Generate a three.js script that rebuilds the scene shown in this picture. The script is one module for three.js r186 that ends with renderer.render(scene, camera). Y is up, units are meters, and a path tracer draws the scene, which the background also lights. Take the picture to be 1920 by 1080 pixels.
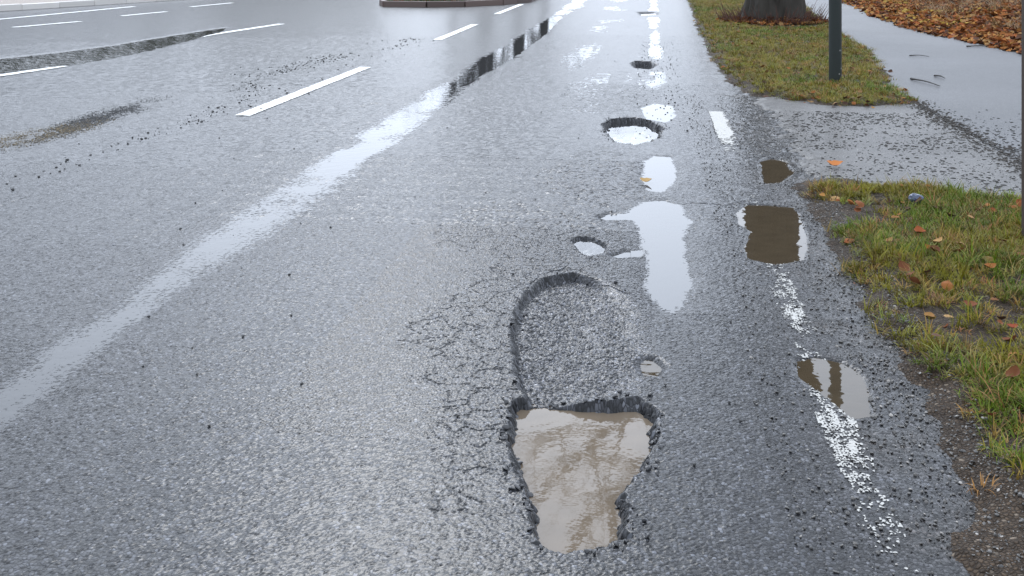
import * as THREE from 'three';
import { RoundedBoxGeometry } from 'three/addons/geometries/RoundedBoxGeometry.js';
import { mergeGeometries } from 'three/addons/utils/BufferGeometryUtils.js';

// ------------------------------------------------------------------ camera, sky, sun, exposure
// Level camera held 1.2 m above the road, looking 7.65 degrees across it; the picture is the lower part of the frame.
const scene = new THREE.Scene();
const FOC = 1950, CX = 960, HY = -90, CAM_H = 1.2, YAW = Math.atan(262 / 1950);
const FULL_H = 2 * (1080 - HY);
const camera = new THREE.PerspectiveCamera(2 * Math.atan(FULL_H / 2 / FOC) * 180 / Math.PI, 1920 / FULL_H, 0.05, 1500);
camera.setViewOffset(1920, FULL_H, 0, FULL_H - 1080, 1920, 1080);
camera.position.set(0, CAM_H, 0);
camera.rotation.y = YAW;
camera.updateProjectionMatrix();
camera.updateMatrixWorld();

const renderer = new THREE.WebGLRenderer({ antialias: true });
renderer.setSize(1920, 1080);
renderer.toneMapping = THREE.LinearToneMapping;
renderer.toneMappingExposure = 1.38;
renderer.shadowMap.enabled = true;
renderer.shadowMap.type = THREE.PCFSoftShadowMap;

const SUN_DIR = new THREE.Vector3(-0.17, 0.54, -0.86).normalize();
{
  const W = 512, Hh = 256, d = new Float32Array(W * Hh * 4);
  for (let j = 0; j < Hh; j++) for (let i = 0; i < W; i++) {
    const el = ((j + 0.5) / Hh - 0.5) * Math.PI, az = ((i + 0.5) / W - 0.5) * 2 * Math.PI;
    const v = [Math.cos(el) * Math.cos(az), Math.sin(el), Math.cos(el) * Math.sin(az)];
    const c = v[0] * SUN_DIR.x + v[1] * SUN_DIR.y + v[2] * SUN_DIR.z;
    const up = Math.max(0, v[1]);
    const thin = Math.exp(-Math.pow(Math.acos(Math.min(1, Math.max(-1, c))) / 0.46, 2));   // the sun behind thin cloud
    let L = 1.22 + 0.04 * up + 1.45 * thin;
    const k = (j * W + i) * 4;
    d[k] = L * 0.865; d[k + 1] = L * 0.955; d[k + 2] = L * 1.105; d[k + 3] = 1;
  }
  const t = new THREE.DataTexture(d, W, Hh, THREE.RGBAFormat, THREE.FloatType);
  t.mapping = THREE.EquirectangularReflectionMapping; t.magFilter = THREE.LinearFilter; t.minFilter = THREE.LinearFilter; t.needsUpdate = true;
  scene.background = t; scene.environment = t;
}
const sun = new THREE.DirectionalLight(new THREE.Color(1, 0.995, 0.985), 0.5);
sun.position.copy(SUN_DIR).multiplyScalar(60); sun.target.position.set(0, 0, -8); scene.add(sun, sun.target);
sun.castShadow = true; sun.shadow.radius = 28; sun.shadow.mapSize.set(2048, 2048);
Object.assign(sun.shadow.camera, { left: -30, right: 30, top: 30, bottom: -30, near: 1, far: 140 });

// ------------------------------------------------------------------ helpers
function rng(seed) { let a = seed >>> 0; return () => { a = (a + 0x6D2B79F5) >>> 0; let t = Math.imul(a ^ (a >>> 15), 1 | a); t = (t + Math.imul(t ^ (t >>> 7), 61 | t)) ^ t; return ((t ^ (t >>> 14)) >>> 0) / 4294967296; }; }
function hash2(x, y) { let h = Math.imul(x | 0, 374761393) + Math.imul(y | 0, 668265263) | 0; h = Math.imul(h ^ (h >>> 13), 1274126177); h ^= h >>> 16; return (h >>> 0) / 4294967296; }
function vn(x, y) {
  const xi = Math.floor(x), yi = Math.floor(y), fx = x - xi, fy = y - yi;
  const u = fx * fx * (3 - 2 * fx), v = fy * fy * (3 - 2 * fy);
  const a = hash2(xi, yi), b = hash2(xi + 1, yi), c = hash2(xi, yi + 1), d = hash2(xi + 1, yi + 1);
  return (a + (b - a) * u + (c - a) * v + (a - b - c + d) * u * v) * 2 - 1;
}
function fbm(x, y, o = 3) { let s = 0, a = 0.55; for (let k = 0; k < o; k++) { s += a * vn(x + k * 17.3, y - k * 9.1); x *= 2.03; y *= 2.03; a *= 0.5; } return s; }
const sm = (a, b, x) => { const t = Math.min(1, Math.max(0, (x - a) / (b - a))); return t * t * (3 - 2 * t); };
const mixN = (a, b, t) => a + (b - a) * t;
const clamp = (x, a = 0, b = 1) => Math.min(b, Math.max(a, x));
// pixel of the photograph -> point on the level plane y (metres; x across the road, z along it)
const COS = Math.cos(YAW), SIN = Math.sin(YAW);
function P(px, py, y = 0) {
  const v = py - HY, d = FOC * (CAM_H - y) / v, u = (px - CX) * (CAM_H - y) / v;
  return [u * COS - d * SIN, -(d * COS + u * SIN)];
}
const poly = (pts, y = 0) => pts.map(p => P(p[0], p[1], y));
function sdPoly(pts, x, z) {
  let d = 1e9, s = 1;
  for (let i = 0, n = pts.length, j = n - 1; i < n; j = i, i++) {
    const ax = pts[i][0], az = pts[i][1], ex = pts[j][0] - ax, ez = pts[j][1] - az, wx = x - ax, wz = z - az;
    const t = clamp((wx * ex + wz * ez) / (ex * ex + ez * ez)), bx = wx - ex * t, bz = wz - ez * t;
    d = Math.min(d, bx * bx + bz * bz);
    const c1 = z >= az, c2 = z < pts[j][1], c3 = ex * wz > ez * wx;
    if ((c1 && c2 && c3) || (!c1 && !c2 && !c3)) s = -s;
  }
  return s * Math.sqrt(d);
}
function grown(pts, m) {                               // outline pushed outwards by m
  let a = 0; const n = pts.length;
  for (let i = 0; i < n; i++) { const p = pts[i], q = pts[(i + 1) % n]; a += p[0] * q[1] - q[0] * p[1]; }
  const s = a > 0 ? 1 : -1;
  return pts.map((p, i) => {
    const o = pts[(i + n - 1) % n], q = pts[(i + 1) % n];
    const e1 = [p[0] - o[0], p[1] - o[1]], e2 = [q[0] - p[0], q[1] - p[1]], l1 = Math.hypot(...e1), l2 = Math.hypot(...e2);
    const nx = e1[1] / l1 + e2[1] / l2, nz = -e1[0] / l1 - e2[0] / l2, l = Math.hypot(nx, nz) || 1;
    return [p[0] + s * m * nx / l, p[1] + s * m * nz / l];
  });
}
function sdLine(pts, x, z) {
  let d = 1e9;
  for (let i = 1; i < pts.length; i++) {
    const ax = pts[i - 1][0], az = pts[i - 1][1], ex = pts[i][0] - ax, ez = pts[i][1] - az, wx = x - ax, wz = z - az;
    const t = clamp((wx * ex + wz * ez) / (ex * ex + ez * ez)), bx = wx - ex * t, bz = wz - ez * t;
    d = Math.min(d, bx * bx + bz * bz);
  }
  return Math.sqrt(d);
}
function boxOf(pts, pad) { const b = [1e9, 1e9, -1e9, -1e9]; for (const p of pts) { b[0] = Math.min(b[0], p[0] - pad); b[1] = Math.min(b[1], p[1] - pad); b[2] = Math.max(b[2], p[0] + pad); b[3] = Math.max(b[3], p[1] + pad); } return b; }
const inBox = (b, x, z) => x > b[0] && x < b[2] && z > b[1] && z < b[3];

const taken = {};
function numbered(n) { taken[n] = (taken[n] ?? -1) + 1; return taken[n] ? `${n}_${String(taken[n]).padStart(3, '0')}` : n; }
function mesh(name, g, m, parent = scene) {
  const o = new THREE.Mesh(g, m); o.name = parent === scene ? numbered(name) : name;
  o.castShadow = o.receiveShadow = true; parent.add(o); return o;
}
function thing(name, label, category, pos = [0, 0, 0], group) {
  const o = new THREE.Group(); o.name = numbered(name); o.position.set(...pos); scene.add(o);
  o.userData = { label, category }; if (group) o.userData.group = group; return o;
}
function tag(o, label, category, group) { o.userData.label = label; o.userData.category = category; if (group) o.userData.group = group; return o; }
function kind(o, k) { o.userData.kind = k; return o; }
function tex(data, n, srgb, rep) {
  const t = new THREE.DataTexture(data, n, n, THREE.RGBAFormat); t.wrapS = t.wrapT = THREE.RepeatWrapping;
  t.magFilter = THREE.LinearFilter; t.minFilter = THREE.LinearMipmapLinearFilter; t.generateMipmaps = true;
  if (srgb) t.colorSpace = THREE.SRGBColorSpace; if (rep) t.repeat.set(rep, rep); t.needsUpdate = true; return t;
}
const toS = c => Math.round(255 * clamp(c <= 0.0031308 ? c * 12.92 : 1.055 * Math.pow(c, 1 / 2.4) - 0.055));

// ------------------------------------------------------------------ tiling surface of packed stones (heights and colours)
// cells: stones per side; tone(r1, r2): linear colour of a stone; binder: linear colour between the stones
function stoneTile(N, cells, seed, tone, binder, sharp) {
  const h = new Float32Array(N * N), c = new Uint8Array(N * N * 4), b = new Uint8Array(N * N * 4);
  const R = rng(seed), px = new Float32Array(cells * cells), py = new Float32Array(cells * cells), ph = new Float32Array(cells * cells), pr = new Float32Array(cells * cells), pc = [];
  for (let i = 0; i < cells * cells; i++) {
    px[i] = 0.12 + 0.76 * R(); py[i] = 0.12 + 0.76 * R(); ph[i] = 0.25 + 0.75 * R(); pr[i] = R() < 0.3 ? 0.18 + 0.2 * R() : 0;
    pc.push(tone(R(), R()));
  }
  const s = cells / N;
  for (let y = 0; y < N; y++) for (let x = 0; x < N; x++) {
    const gx = x * s, gy = y * s, ix = Math.floor(gx), iy = Math.floor(gy);
    let f1 = 9, f2 = 9, id = 0;
    for (let dy = -1; dy <= 1; dy++) for (let dx = -1; dx <= 1; dx++) {
      const cx = (ix + dx + cells) % cells, cy = (iy + dy + cells) % cells, k = cy * cells + cx;
      const ax = ix + dx + px[k] - gx, ay = iy + dy + py[k] - gy;
      const d = Math.sqrt(ax * ax + ay * ay) + pr[k];
      if (d < f1) { f2 = f1; f1 = d; id = k; } else if (d < f2) f2 = d;
    }
    const e = f2 - f1, dome = sm(0.02, sharp, e) * (1 - 0.35 * f1 * f1);
    const fine = 0.06 * (hash2(x >> 1, y >> 1) - 0.5);
    const v = clamp(ph[id] * dome * 0.92 + 0.04 + fine);
    h[y * N + x] = v;
    const m = sm(0.03, sharp * 0.6, e), k4 = (y * N + x) * 4, col = pc[id], g = 0.86 + 0.28 * hash2(x, y);
    for (let q = 0; q < 3; q++) c[k4 + q] = toS(mixN(binder[q], col[q], m) * g);
    c[k4 + 3] = 255; b[k4] = b[k4 + 1] = b[k4 + 2] = Math.round(v * 255); b[k4 + 3] = 255;
  }
  return { N, h, map: tex(c, N, true), bump: tex(b, N, false) };
}
function tileAt(t, u, v) {
  const N = t.N; u = (u - Math.floor(u)) * N; v = (v - Math.floor(v)) * N;
  const x = Math.floor(u) % N, y = Math.floor(v) % N, fx = u - Math.floor(u), fy = v - Math.floor(v), x1 = (x + 1) % N, y1 = (y + 1) % N;
  const a = t.h[y * N + x], b = t.h[y * N + x1], c = t.h[y1 * N + x], d = t.h[y1 * N + x1];
  return a + (b - a) * fx + (c - a) * fy + (a - b - c + d) * fx * fy;
}
const ROAD_TILE = 1.5, FINE_TILE = 1.2;
const roadTile = stoneTile(2048, 176, 11, (a, b) => {
  let g = 0.035 + 0.20 * a * a * Math.sqrt(a); if (b > 0.96) g = 0.2 + 0.2 * a; else if (b < 0.15) g = 0.02;
  return [g * (0.98 + 0.06 * a), g, g * (1.03 - 0.05 * a)];
}, [0.009, 0.0095, 0.011], 0.36);
const fineTile = stoneTile(1024, 190, 12, (a, b) => {
  let g = 0.10 + 0.07 * a; if (b > 0.96) g = 0.3; return [g * 1.02, g, g * 0.99];
}, [0.06, 0.06, 0.062], 0.4);
const soilTile = stoneTile(1024, 120, 13, (a, b) => {
  const g = 0.035 + 0.05 * a; return b > 0.93 ? [g * 3, g * 2.8, g * 2.6] : [g * 1.15, g * 0.92, g * 0.72];
}, [0.022, 0.017, 0.013], 0.5);

// ------------------------------------------------------------------ the road's relief
const XT_R = 0.03, XT_L = -1.745;                  // the two wheel tracks
// broken holes: rim outline, depth, slope of the walls
const holes = [
  { pts: poly([[966, 765], [972, 748], [1000, 741], [1060, 747], [1140, 750], [1200, 744], [1232, 772], [1226, 815], [1204, 872], [1174, 902], [1163, 935], [1180, 970], [1174, 1002], [1110, 1024], [1050, 1034], [1016, 1016], [992, 960], [990, 905], [968, 860], [958, 805]]), depth: 0.056, wall: 0.036, rough: 0.018 },
  { pts: poly([[1128, 233], [1144, 222], [1168, 220], [1192, 219], [1222, 226], [1244, 238], [1236, 256], [1222, 264], [1190, 270], [1150, 264], [1138, 250]]), depth: 0.09, wall: 0.032, rough: 0.03 },
  { pts: poly([[1076, 450], [1090, 444], [1112, 446], [1134, 458], [1128, 472], [1106, 479], [1090, 470]]), depth: 0.045, wall: 0.045, rough: 0.012 },
  { pts: poly([[1182, 119], [1192, 114], [1222, 115], [1232, 121], [1218, 129], [1192, 128]]), depth: 0.10, wall: 0.05, rough: 0.012 },
  { pts: poly([[1194, 22], [1232, 21], [1236, 27], [1200, 29]]), depth: 0.06, wall: 0.08, rough: 0.02 },
];
const scab = { pts: poly([[957, 610], [968, 575], [986, 545], [1018, 520], [1075, 509], [1130, 524], [1184, 548], [1208, 580], [1216, 622], [1238, 655], [1236, 692], [1206, 738], [1150, 756], [1060, 756], [985, 750], [966, 700]]), depth: 0.028 };
scab.box = boxOf(scab.pts, 0.1);
holes[0].pts = grown(holes[0].pts, 0.010); holes[2].pts = grown(holes[2].pts, 0.012);
for (const h of holes) h.box = boxOf(h.pts, 0.12);
// shallow hollows that hold water
const hollows = [
  { pts: poly([[1206, 300], [1225, 291], [1255, 293], [1268, 320], [1264, 346], [1240, 359], [1212, 355], [1203, 330]]), depth: 0.012, w: 0.05 },
  { pts: poly([[1178, 392], [1200, 376], [1245, 373], [1280, 384], [1292, 410], [1286, 460], [1296, 510], [1290, 560], [1262, 585], [1232, 575], [1214, 540], [1206, 470], [1196, 425], [1176, 410]]), depth: 0.011, w: 0.07 },
  { pts: poly([[1208, 202], [1228, 194], [1256, 198], [1262, 216], [1248, 228], [1218, 222]]), depth: 0.014, w: 0.08 },
  { pts: poly([[1120, 406], [1140, 398], [1182, 402], [1182, 409], [1135, 411]]), depth: 0.02, w: 0.03 },
  { pts: poly([[1150, 477], [1172, 469], [1198, 470], [1194, 477], [1160, 481]]), depth: 0.02, w: 0.025 },
  { pts: poly([[1384, 398], [1406, 383], [1440, 384], [1482, 388], [1500, 418], [1510, 452], [1502, 484], [1452, 494], [1404, 482], [1398, 462], [1410, 432], [1390, 418]]), depth: 0.028, w: 0.022 },
  { pts: poly([[1430, 302], [1448, 296], [1470, 302], [1480, 322], [1456, 341], [1434, 341]]), depth: 0.03, w: 0.03 },
  { pts: poly([[1496, 674], [1530, 668], [1572, 678], [1604, 694], [1622, 735], [1628, 775], [1600, 778], [1570, 757], [1536, 728], [1500, 702]]), depth: 0.022, w: 0.022 },
  { pts: poly([[-60, 122], [0, 110], [120, 97], [220, 84], [330, 66], [420, 52], [408, 60], [340, 78], [250, 100], [130, 121], [0, 136], [-60, 144]]), depth: 0.03, w: 0.10 },
  { pts: poly([[856, 160], [880, 140], [905, 112], [935, 98], [958, 88], [1000, 60], [1032, 36], [1046, 34], [1022, 62], [985, 90], [948, 114], [905, 136], [874, 158]]), depth: 0.012, w: 0.035 },
  { pts: poly([[1190, 676], [1206, 664], [1228, 668], [1242, 684], [1230, 700], [1208, 698]]), depth: 0.022, w: 0.016 },
];
for (const h of hollows) h.box = boxOf(h.pts, 0.3);
const cracks = [
  [[640, 212], [672, 200], [700, 193], [735, 197]],
  [[985, 545], [1010, 516], [1060, 502], [1105, 512], [1140, 505]], [[1100, 522], [1150, 538], [1182, 552]],
  [[1252, 385], [1300, 380], [1360, 384], [1400, 376]], [[0, 386], [40, 372], [66, 366]], [[1140, 380], [1190, 350], [1240, 362]],
].map(l => ({ pts: poly(l) })).map(l => ({ pts: l.pts, box: boxOf(l.pts, 0.05) }));
// crazed patches: centre, radii
const crazed = [[935, 720, 0.15, 0.7], [955, 580, 0.22, 0.5], [880, 620, 0.22, 0.42], [1010, 480, 0.3, 0.4], [1120, 330, 0.34, 0.9], [1150, 170, 0.45, 1.6], [1000, 430, 0.42, 0.7]].map(([x, y, a, b]) => [...P(x, y), a, b]);
function webEdge(x, z, cell) {                        // distance between two nearest seeds: 0 on the edges of a web of cells
  const gx = x / cell, gz = z / cell, ix = Math.floor(gx), iz = Math.floor(gz); let f1 = 9, f2 = 9;
  for (let b = -1; b <= 1; b++) for (let a = -1; a <= 1; a++) {
    const d = Math.hypot(ix + a + 0.15 + 0.7 * hash2(ix + a + 71, iz + b) - gx, iz + b + 0.15 + 0.7 * hash2(ix + a, iz + b + 133) - gz);
    if (d < f1) { f2 = f1; f1 = d; } else if (d < f2) f2 = d;
  }
  return (f2 - f1) * cell;
}
const stains = [{ c: P(185, 222), dir: P(280, 190), r: 0.27, l: 1.35, tint: [0.30, 0.31, 0.33] }, { c: P(75, 253), dir: P(130, 240), r: 0.24, l: 0.6, tint: [1.5, 1.15, 0.62] }];
function roadH(x, z, step) {
  const Z = -z;
  let y = 0.0018 * fbm(x * 0.7, z * 0.7, 2);
  // wheel tracks worn down, unevenly along their length
  const nl = fbm(Z * 0.9, 3.7, 2), wob = 0.035 * fbm(Z * 0.55, 8.2, 2);
  const al = (0.0042 - 0.0007 * sm(5.2, 8.5, Z)) * (1 + 0.22 * nl);
  let t = (x - XT_L - wob) / (0.165 + 0.03 * sm(4, 8, Z)); y -= al * Math.exp(-t * t) * (1 + 0.55 * fbm(x * 7, z * 3, 2));
  t = (x - XT_R - 0.01) / 0.115; y -= 0.0050 * sm(8.75, 9.9, Z) * Math.exp(-t * t) * (1 + 0.9 * fbm(x * 5, z * 1.3, 2));
  t = (x + 0.80) / 0.33; y -= 0.0021 * sm(4.8, 11, Z) * Math.exp(-t * t) * (1 + 0.8 * fbm(x * 2.5, z * 0.8, 2));
  // the frayed edge of the asphalt
  if (x > 0.55) y -= 0.004 * sm(0.55, 0.8, x + 0.06 * fbm(x * 4, z * 4, 2)) * (1.3 + vn(x * 22, z * 22));
  for (const h of hollows) if (inBox(h.box, x, z)) {
    const s = sdPoly(h.pts, x, z) + (h.w * 0.35 + 0.006) * fbm(x * 7, z * 7, 2);
    y -= h.depth * sm(h.w * 1.3, -h.w * 1.6, s);
  }
  if (inBox(scab.box, x, z)) {
    const s = sdPoly(scab.pts, x, z) + 0.012 * fbm(x * 30, z * 30, 3);
    const right = sm(-0.30, -0.06, x), f = sm(0.004, -0.022 - 0.10 * right, s);
    if (f > 0) {
      const c = tileAt(roadTile, x / 2.4 + 0.37, z / 2.4 + 0.11);
      y = mixN(y, -scab.depth * (1 - 0.72 * right) + (c - 0.6) * 0.0042 + 0.005 * fbm(x * 13, z * 13, 3), f);
    }
  }
  for (const h of holes) if (inBox(h.box, x, z)) {
    const s = sdPoly(h.pts, x, z) + h.rough * (fbm(x * 15, z * 15, 3) + 0.35 * vn(x * 70, z * 70));
    if (s < 0) y = Math.min(y, -h.depth * Math.min(1, -s / h.wall) + (0.009 * fbm(x * 38, z * 38, 3) + 0.003 * vn(x * 95, z * 95)) * sm(0, 0.012, -s));
  }
  if (step < 0.03) {
    let c = 1e9;
    for (const l of cracks) if (inBox(l.box, x, z)) c = Math.min(c, sdLine(l.pts, x + 0.012 * fbm(x * 28, z * 28, 3), z + 0.012 * fbm(x * 28 + 9, z * 28, 3)));
    const cw = Math.max(0.0018, step * 0.5);
    if (c < cw * 1.6) y -= 0.0055 * sm(-0.4, 0.3, fbm(x * 6, z * 6, 2)) * sm(cw * 1.4, cw * 0.3, c);
    let m = 0;
    for (const q of crazed) { const a = (x - q[0]) / q[2], b = (z - q[1]) / q[3]; m = Math.max(m, 1 - (a * a + b * b)); }
    if (m > 0) {
      const ww = x + 0.05 * fbm(x * 11, z * 11, 3), wz = z + 0.05 * fbm(x * 11 + 5, z * 11, 3);
      const e = Math.min(webEdge(ww, wz * 0.8, 0.12), 1.25 * webEdge(ww + 3, wz + 7, 0.05) + 0.0007);
      const on = sm(-0.1, 0.35, m * 0.7 + 0.6 * fbm(x * 6, z * 6, 3));
      y -= 0.0036 * on * sm(cw * 1.3, cw * 0.3, e);
    }
  }
  return y;
}
const roadStone = (x, z) => (tileAt(roadTile, x / ROAD_TILE, z / ROAD_TILE) - 0.62) * 0.0029;
const roadTop = (x, z, s) => roadH(x, z, s) + roadStone(x, z);
function roadTint(x, z) {
  const Z = -z;
  let g = 1 + 0.16 * fbm(x * 0.8, z * 0.5, 3) + 0.18 * fbm(x * 6, z * 6, 2);
  let r = g, gr = g, b = g * 1.02;
  // earth washed from the verge
  const dirt = clamp(sm(0.22, 0.75, x + 0.12 * fbm(x * 3, z * 2, 3)) * (0.55 + 0.8 * fbm(x * 9, z * 9, 3)));
  r = mixN(r, 1.05, dirt * 0.9); gr = mixN(gr, 0.80, dirt * 0.9); b = mixN(b, 0.56, dirt * 0.9);
  for (const s of stains) {
    const dx = s.dir[0] - s.c[0], dz = s.dir[1] - s.c[1], L = Math.hypot(dx, dz), a = ((x - s.c[0]) * dx + (z - s.c[1]) * dz) / L / s.l, c = ((x - s.c[0]) * dz - (z - s.c[1]) * dx) / L / s.r;
    const q = 1 - a * a - c * c;
    if (q > -0.6) { const m = clamp(sm(-0.5, 0.8, q + 0.7 * fbm(x * 9, z * 9, 3)) * 0.9); r *= mixN(1, s.tint[0], m); gr *= mixN(1, s.tint[1], m); b *= mixN(1, s.tint[2], m); }
  }
  if (inBox(scab.box, x, z)) { const f = sm(0.0, -0.03, sdPoly(scab.pts, x, z)); r *= 1 + 0.5 * f; gr *= 1 + 0.5 * f; b *= 1 + 0.52 * f; }
  return [r, gr, b];
}
// one sheet built from half-metre squares, each as fine as its distance asks for; skirts close the steps between squares
function sheet(x0, x1, z0, z1, res, H, tint, keep, uvScale, T = 0.5, fine = null) {
  const pos = [], nor = [], col = [], uv = [], idx = [];
  for (let tz = z0; tz < z1 - 1e-6; tz += T) for (let tx = x0; tx < x1 - 1e-6; tx += T) {
    const n = res(tx + T / 2, tz + T / 2); if (!n) continue;
    if (keep && !keep(tx + T / 2, tz + T / 2)) continue;
    const s = T / n, w = n + 3, hh = new Float32Array(w * w);
    for (let j = 0; j < w; j++) for (let i = 0; i < w; i++) hh[j * w + i] = H(tx + (i - 1) * s, tz + (j - 1) * s, s);
    const at = pos.length / 3, tv = [];
    for (let j = 0; j <= n; j++) for (let i = 0; i <= n; i++) {
      const k = (j + 1) * w + i + 1, x = tx + i * s, z = tz + j * s;
      pos.push(x, fine ? hh[k] + fine(x, z) : hh[k], z);
      let a = (hh[k - 1] - hh[k + 1]) / (2 * s), c = (hh[k - w] - hh[k + w]) / (2 * s);
      if (fine) { const e = 0.0035, q = (s < 0.0035 ? 0.62 : s < 0.0055 ? 0.64 : s < 0.0075 ? 0.7 : s < 0.012 ? 0.78 : s < 0.02 ? 0.6 : s < 0.03 ? 0.3 : 0.12) / (2 * e); a += (fine(x - e, z) - fine(x + e, z)) * q; c += (fine(x, z - e) - fine(x, z + e)) * q; }
      const l = 1 / Math.hypot(a, 1, c);
      nor.push(a * l, l, c * l); uv.push(x / uvScale, z / uvScale); col.push(...tint(x, z));
    }
    const q = n + 1;
    for (let j = 0; j < n; j++) for (let i = 0; i < n; i++) {
      const a = at + j * q + i; idx.push(a, a + q, a + 1, a + 1, a + q, a + q + 1);
    }
    const edge = []; for (let i = 0; i <= n; i++) edge.push(i); for (let j = 1; j <= n; j++) edge.push(j * q + n); for (let i = n - 1; i >= 0; i--) edge.push(n * q + i); for (let j = n - 1; j > 0; j--) edge.push(j * q);
    const e0 = pos.length / 3;
    for (const e of edge) { const k = (at + e) * 3; pos.push(pos[k], pos[k + 1] - 0.02, pos[k + 2]); nor.push(nor[k], nor[k + 1], nor[k + 2]); uv.push(uv[(at + e) * 2], uv[(at + e) * 2 + 1]); col.push(col[k], col[k + 1], col[k + 2]); }
    for (let i = 0; i < edge.length; i++) { const j = (i + 1) % edge.length; idx.push(at + edge[i], at + edge[j], e0 + i, e0 + i, at + edge[j], e0 + j); }
  }
  const g = new THREE.BufferGeometry();
  g.setAttribute('position', new THREE.Float32BufferAttribute(pos, 3)); g.setAttribute('normal', new THREE.Float32BufferAttribute(nor, 3));
  g.setAttribute('uv', new THREE.Float32BufferAttribute(uv, 2)); g.setAttribute('color', new THREE.Float32BufferAttribute(col, 3)); g.setIndex(idx);
  return g;
}
const seen = (x, z, m) => { const Z = -z; return Z > 1.2 && x > -0.671 * Z - m && x < 0.336 * Z + m; };

const asphalt = new THREE.MeshPhysicalMaterial({ color: new THREE.Color(0.33, 0.35, 0.39), vertexColors: true, map: roadTile.map, bumpMap: roadTile.bump, bumpScale: 0.0042, roughness: 0.42, specularIntensity: 0.18, clearcoat: 0.46, clearcoatRoughness: 0.22 });
const ROAD_X0 = -13.5, ROAD_X1 = 1.5;
const road = kind(mesh('road', sheet(ROAD_X0, ROAD_X1, -60, 4, (x, z) => {
  const d = Math.hypot(x, z);
  if (!seen(x, z, 0.45)) return d < 12 ? 10 : d < 30 ? 5 : 2;
  if (d < 4.6 && crazed.some(q => Math.hypot((x - q[0]) / (q[2] + 0.2), (z - q[1]) / (q[3] + 0.2)) < 1)) return 160;
  return d < 3.4 ? 98 : d < 4.6 ? 74 : d < 6.2 ? 56 : d < 9.5 ? 34 : d < 15 ? 18 : d < 30 ? 9 : 3;
}, roadH, roadTint, null, ROAD_TILE, 0.5, roadStone), asphalt), 'structure');

// ------------------------------------------------------------------ ground to the horizon
const earth = new THREE.MeshStandardMaterial({ color: new THREE.Color(0.05, 0.045, 0.03), roughness: 1, map: soilTile.map });
{
  const g = new THREE.PlaneGeometry(1200, 1200, 1, 1); g.rotateX(-Math.PI / 2); g.translate(0, -0.16, 0);
  const u = g.attributes.uv; for (let i = 0; i < u.count; i++) u.setXY(i, u.getX(i) * 800, u.getY(i) * 800);
  const m = earth.clone(); m.color.setRGB(0.9, 1.0, 0.8);
  kind(mesh('ground', g, m), 'structure');
}

// ------------------------------------------------------------------ verge, driveway, path
const lowerVerge = [...poly([[1870, 1110], [1838, 985], [1822, 925], [1795, 840], [1752, 730], [1702, 640], [1640, 560], [1602, 500], [1560, 425], [1512, 362], [1506, 345], [1560, 338], [1640, 346], [1720, 356], [1800, 368], [1920, 374]]), [2.09, -4.92], [2.09, 2.5], [0.72, 2.5], [0.72, -1.4]];
const upperVerge = [[0.95, -60], ...poly([[1284, -4], [1292, 20], [1304, 62], [1322, 108], [1348, 146], [1400, 178], [1470, 194], [1560, 206], [1640, 206], [1716, 200], [1760, 205], [1728, 186], [1702, 164], [1684, 140], [1652, 98], [1592, 66], [1540, 30], [1506, 2]]), [4.6, -60]];
const leafBankEdge = [...poly([[1598, 12], [1640, 34], [1700, 56], [1760, 70], [1850, 88], [1925, 106]]), [4.25, -7], [4.3, 3], [30, 3], [30, -60], [5.2, -60]];
const lowerSoil = grown(lowerVerge, 0.10);
const lbBox = boxOf(lowerSoil, 0.2), ubBox = boxOf(upperVerge, 0.2), bbBox = boxOf(leafBankEdge, 0.3);
const lump = (x, z) => 0.012 * fbm(x * 2.2, z * 2.2, 3) + 0.008 * fbm(x * 9, z * 9, 3);
function soilH(p, box) {
  return (x, z) => {
    const s = inBox(box, x, z) ? sdPoly(p, x, z) : 1;
    return mixN(-0.06, 0.028, sm(0.16, -0.22, s + 0.07 * fbm(x * 6, z * 6, 3))) + lump(x, z) + (tileAt(soilTile, x / 1.1, z / 1.1) - 0.5) * 0.007;
  };
}
const lowerH = soilH(lowerSoil, lbBox), upperH = soilH(upperVerge, ubBox);
const bankH = (x, z) => {
  const s = inBox(bbBox, x, z) ? sdPoly(leafBankEdge, x, z) : 1;
  return mixN(-0.05, 0.03, sm(0.15, -0.2, s + 0.09 * fbm(x * 4, z * 4, 3))) + (s < 0 ? 0.16 * sm(0, 3, -s) * -s * 0.5 : 0) + 0.03 * fbm(x * 1.5, z * 1.5, 3);
};
const soilTint = (x, z) => { const g = 1 + 0.3 * fbm(x * 3, z * 3, 3); return [g * 1.05, g, g * 0.95]; };
const soilMat = new THREE.MeshPhysicalMaterial({ color: new THREE.Color(0.72, 0.64, 0.54), vertexColors: true, map: soilTile.map, bumpMap: soilTile.bump, bumpScale: 0.006, roughness: 0.7, specularIntensity: 0.35 });
const nearPoly = (p, box, m) => (x, z) => inBox([box[0] - m, box[1] - m, box[2] + m, box[3] + m], x, z) && sdPoly(p, x, z) < m;
kind(mesh('verge_soil', sheet(0.5, 2.5, -6, 2.5, (x, z) => seen(x, z, 0.4) ? 34 : 8, lowerH, soilTint, nearPoly(lowerVerge, lbBox, 0.5), 1.1), soilMat), 'structure');
kind(mesh('verge_soil', sheet(0.5, 5, -60, -7, (x, z) => z > -13 ? 24 : z > -30 ? 12 : 3, upperH, soilTint, nearPoly(upperVerge, ubBox, 0.5), 1.1), soilMat), 'structure');
kind(mesh('leaf_bank_soil', sheet(3.5, 15, -60, 3, (x, z) => seen(x, z, 1) && z > -30 ? 6 : 2, bankH, soilTint, nearPoly(leafBankEdge, bbBox, 0.5), 1.1), soilMat), 'structure');

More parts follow.
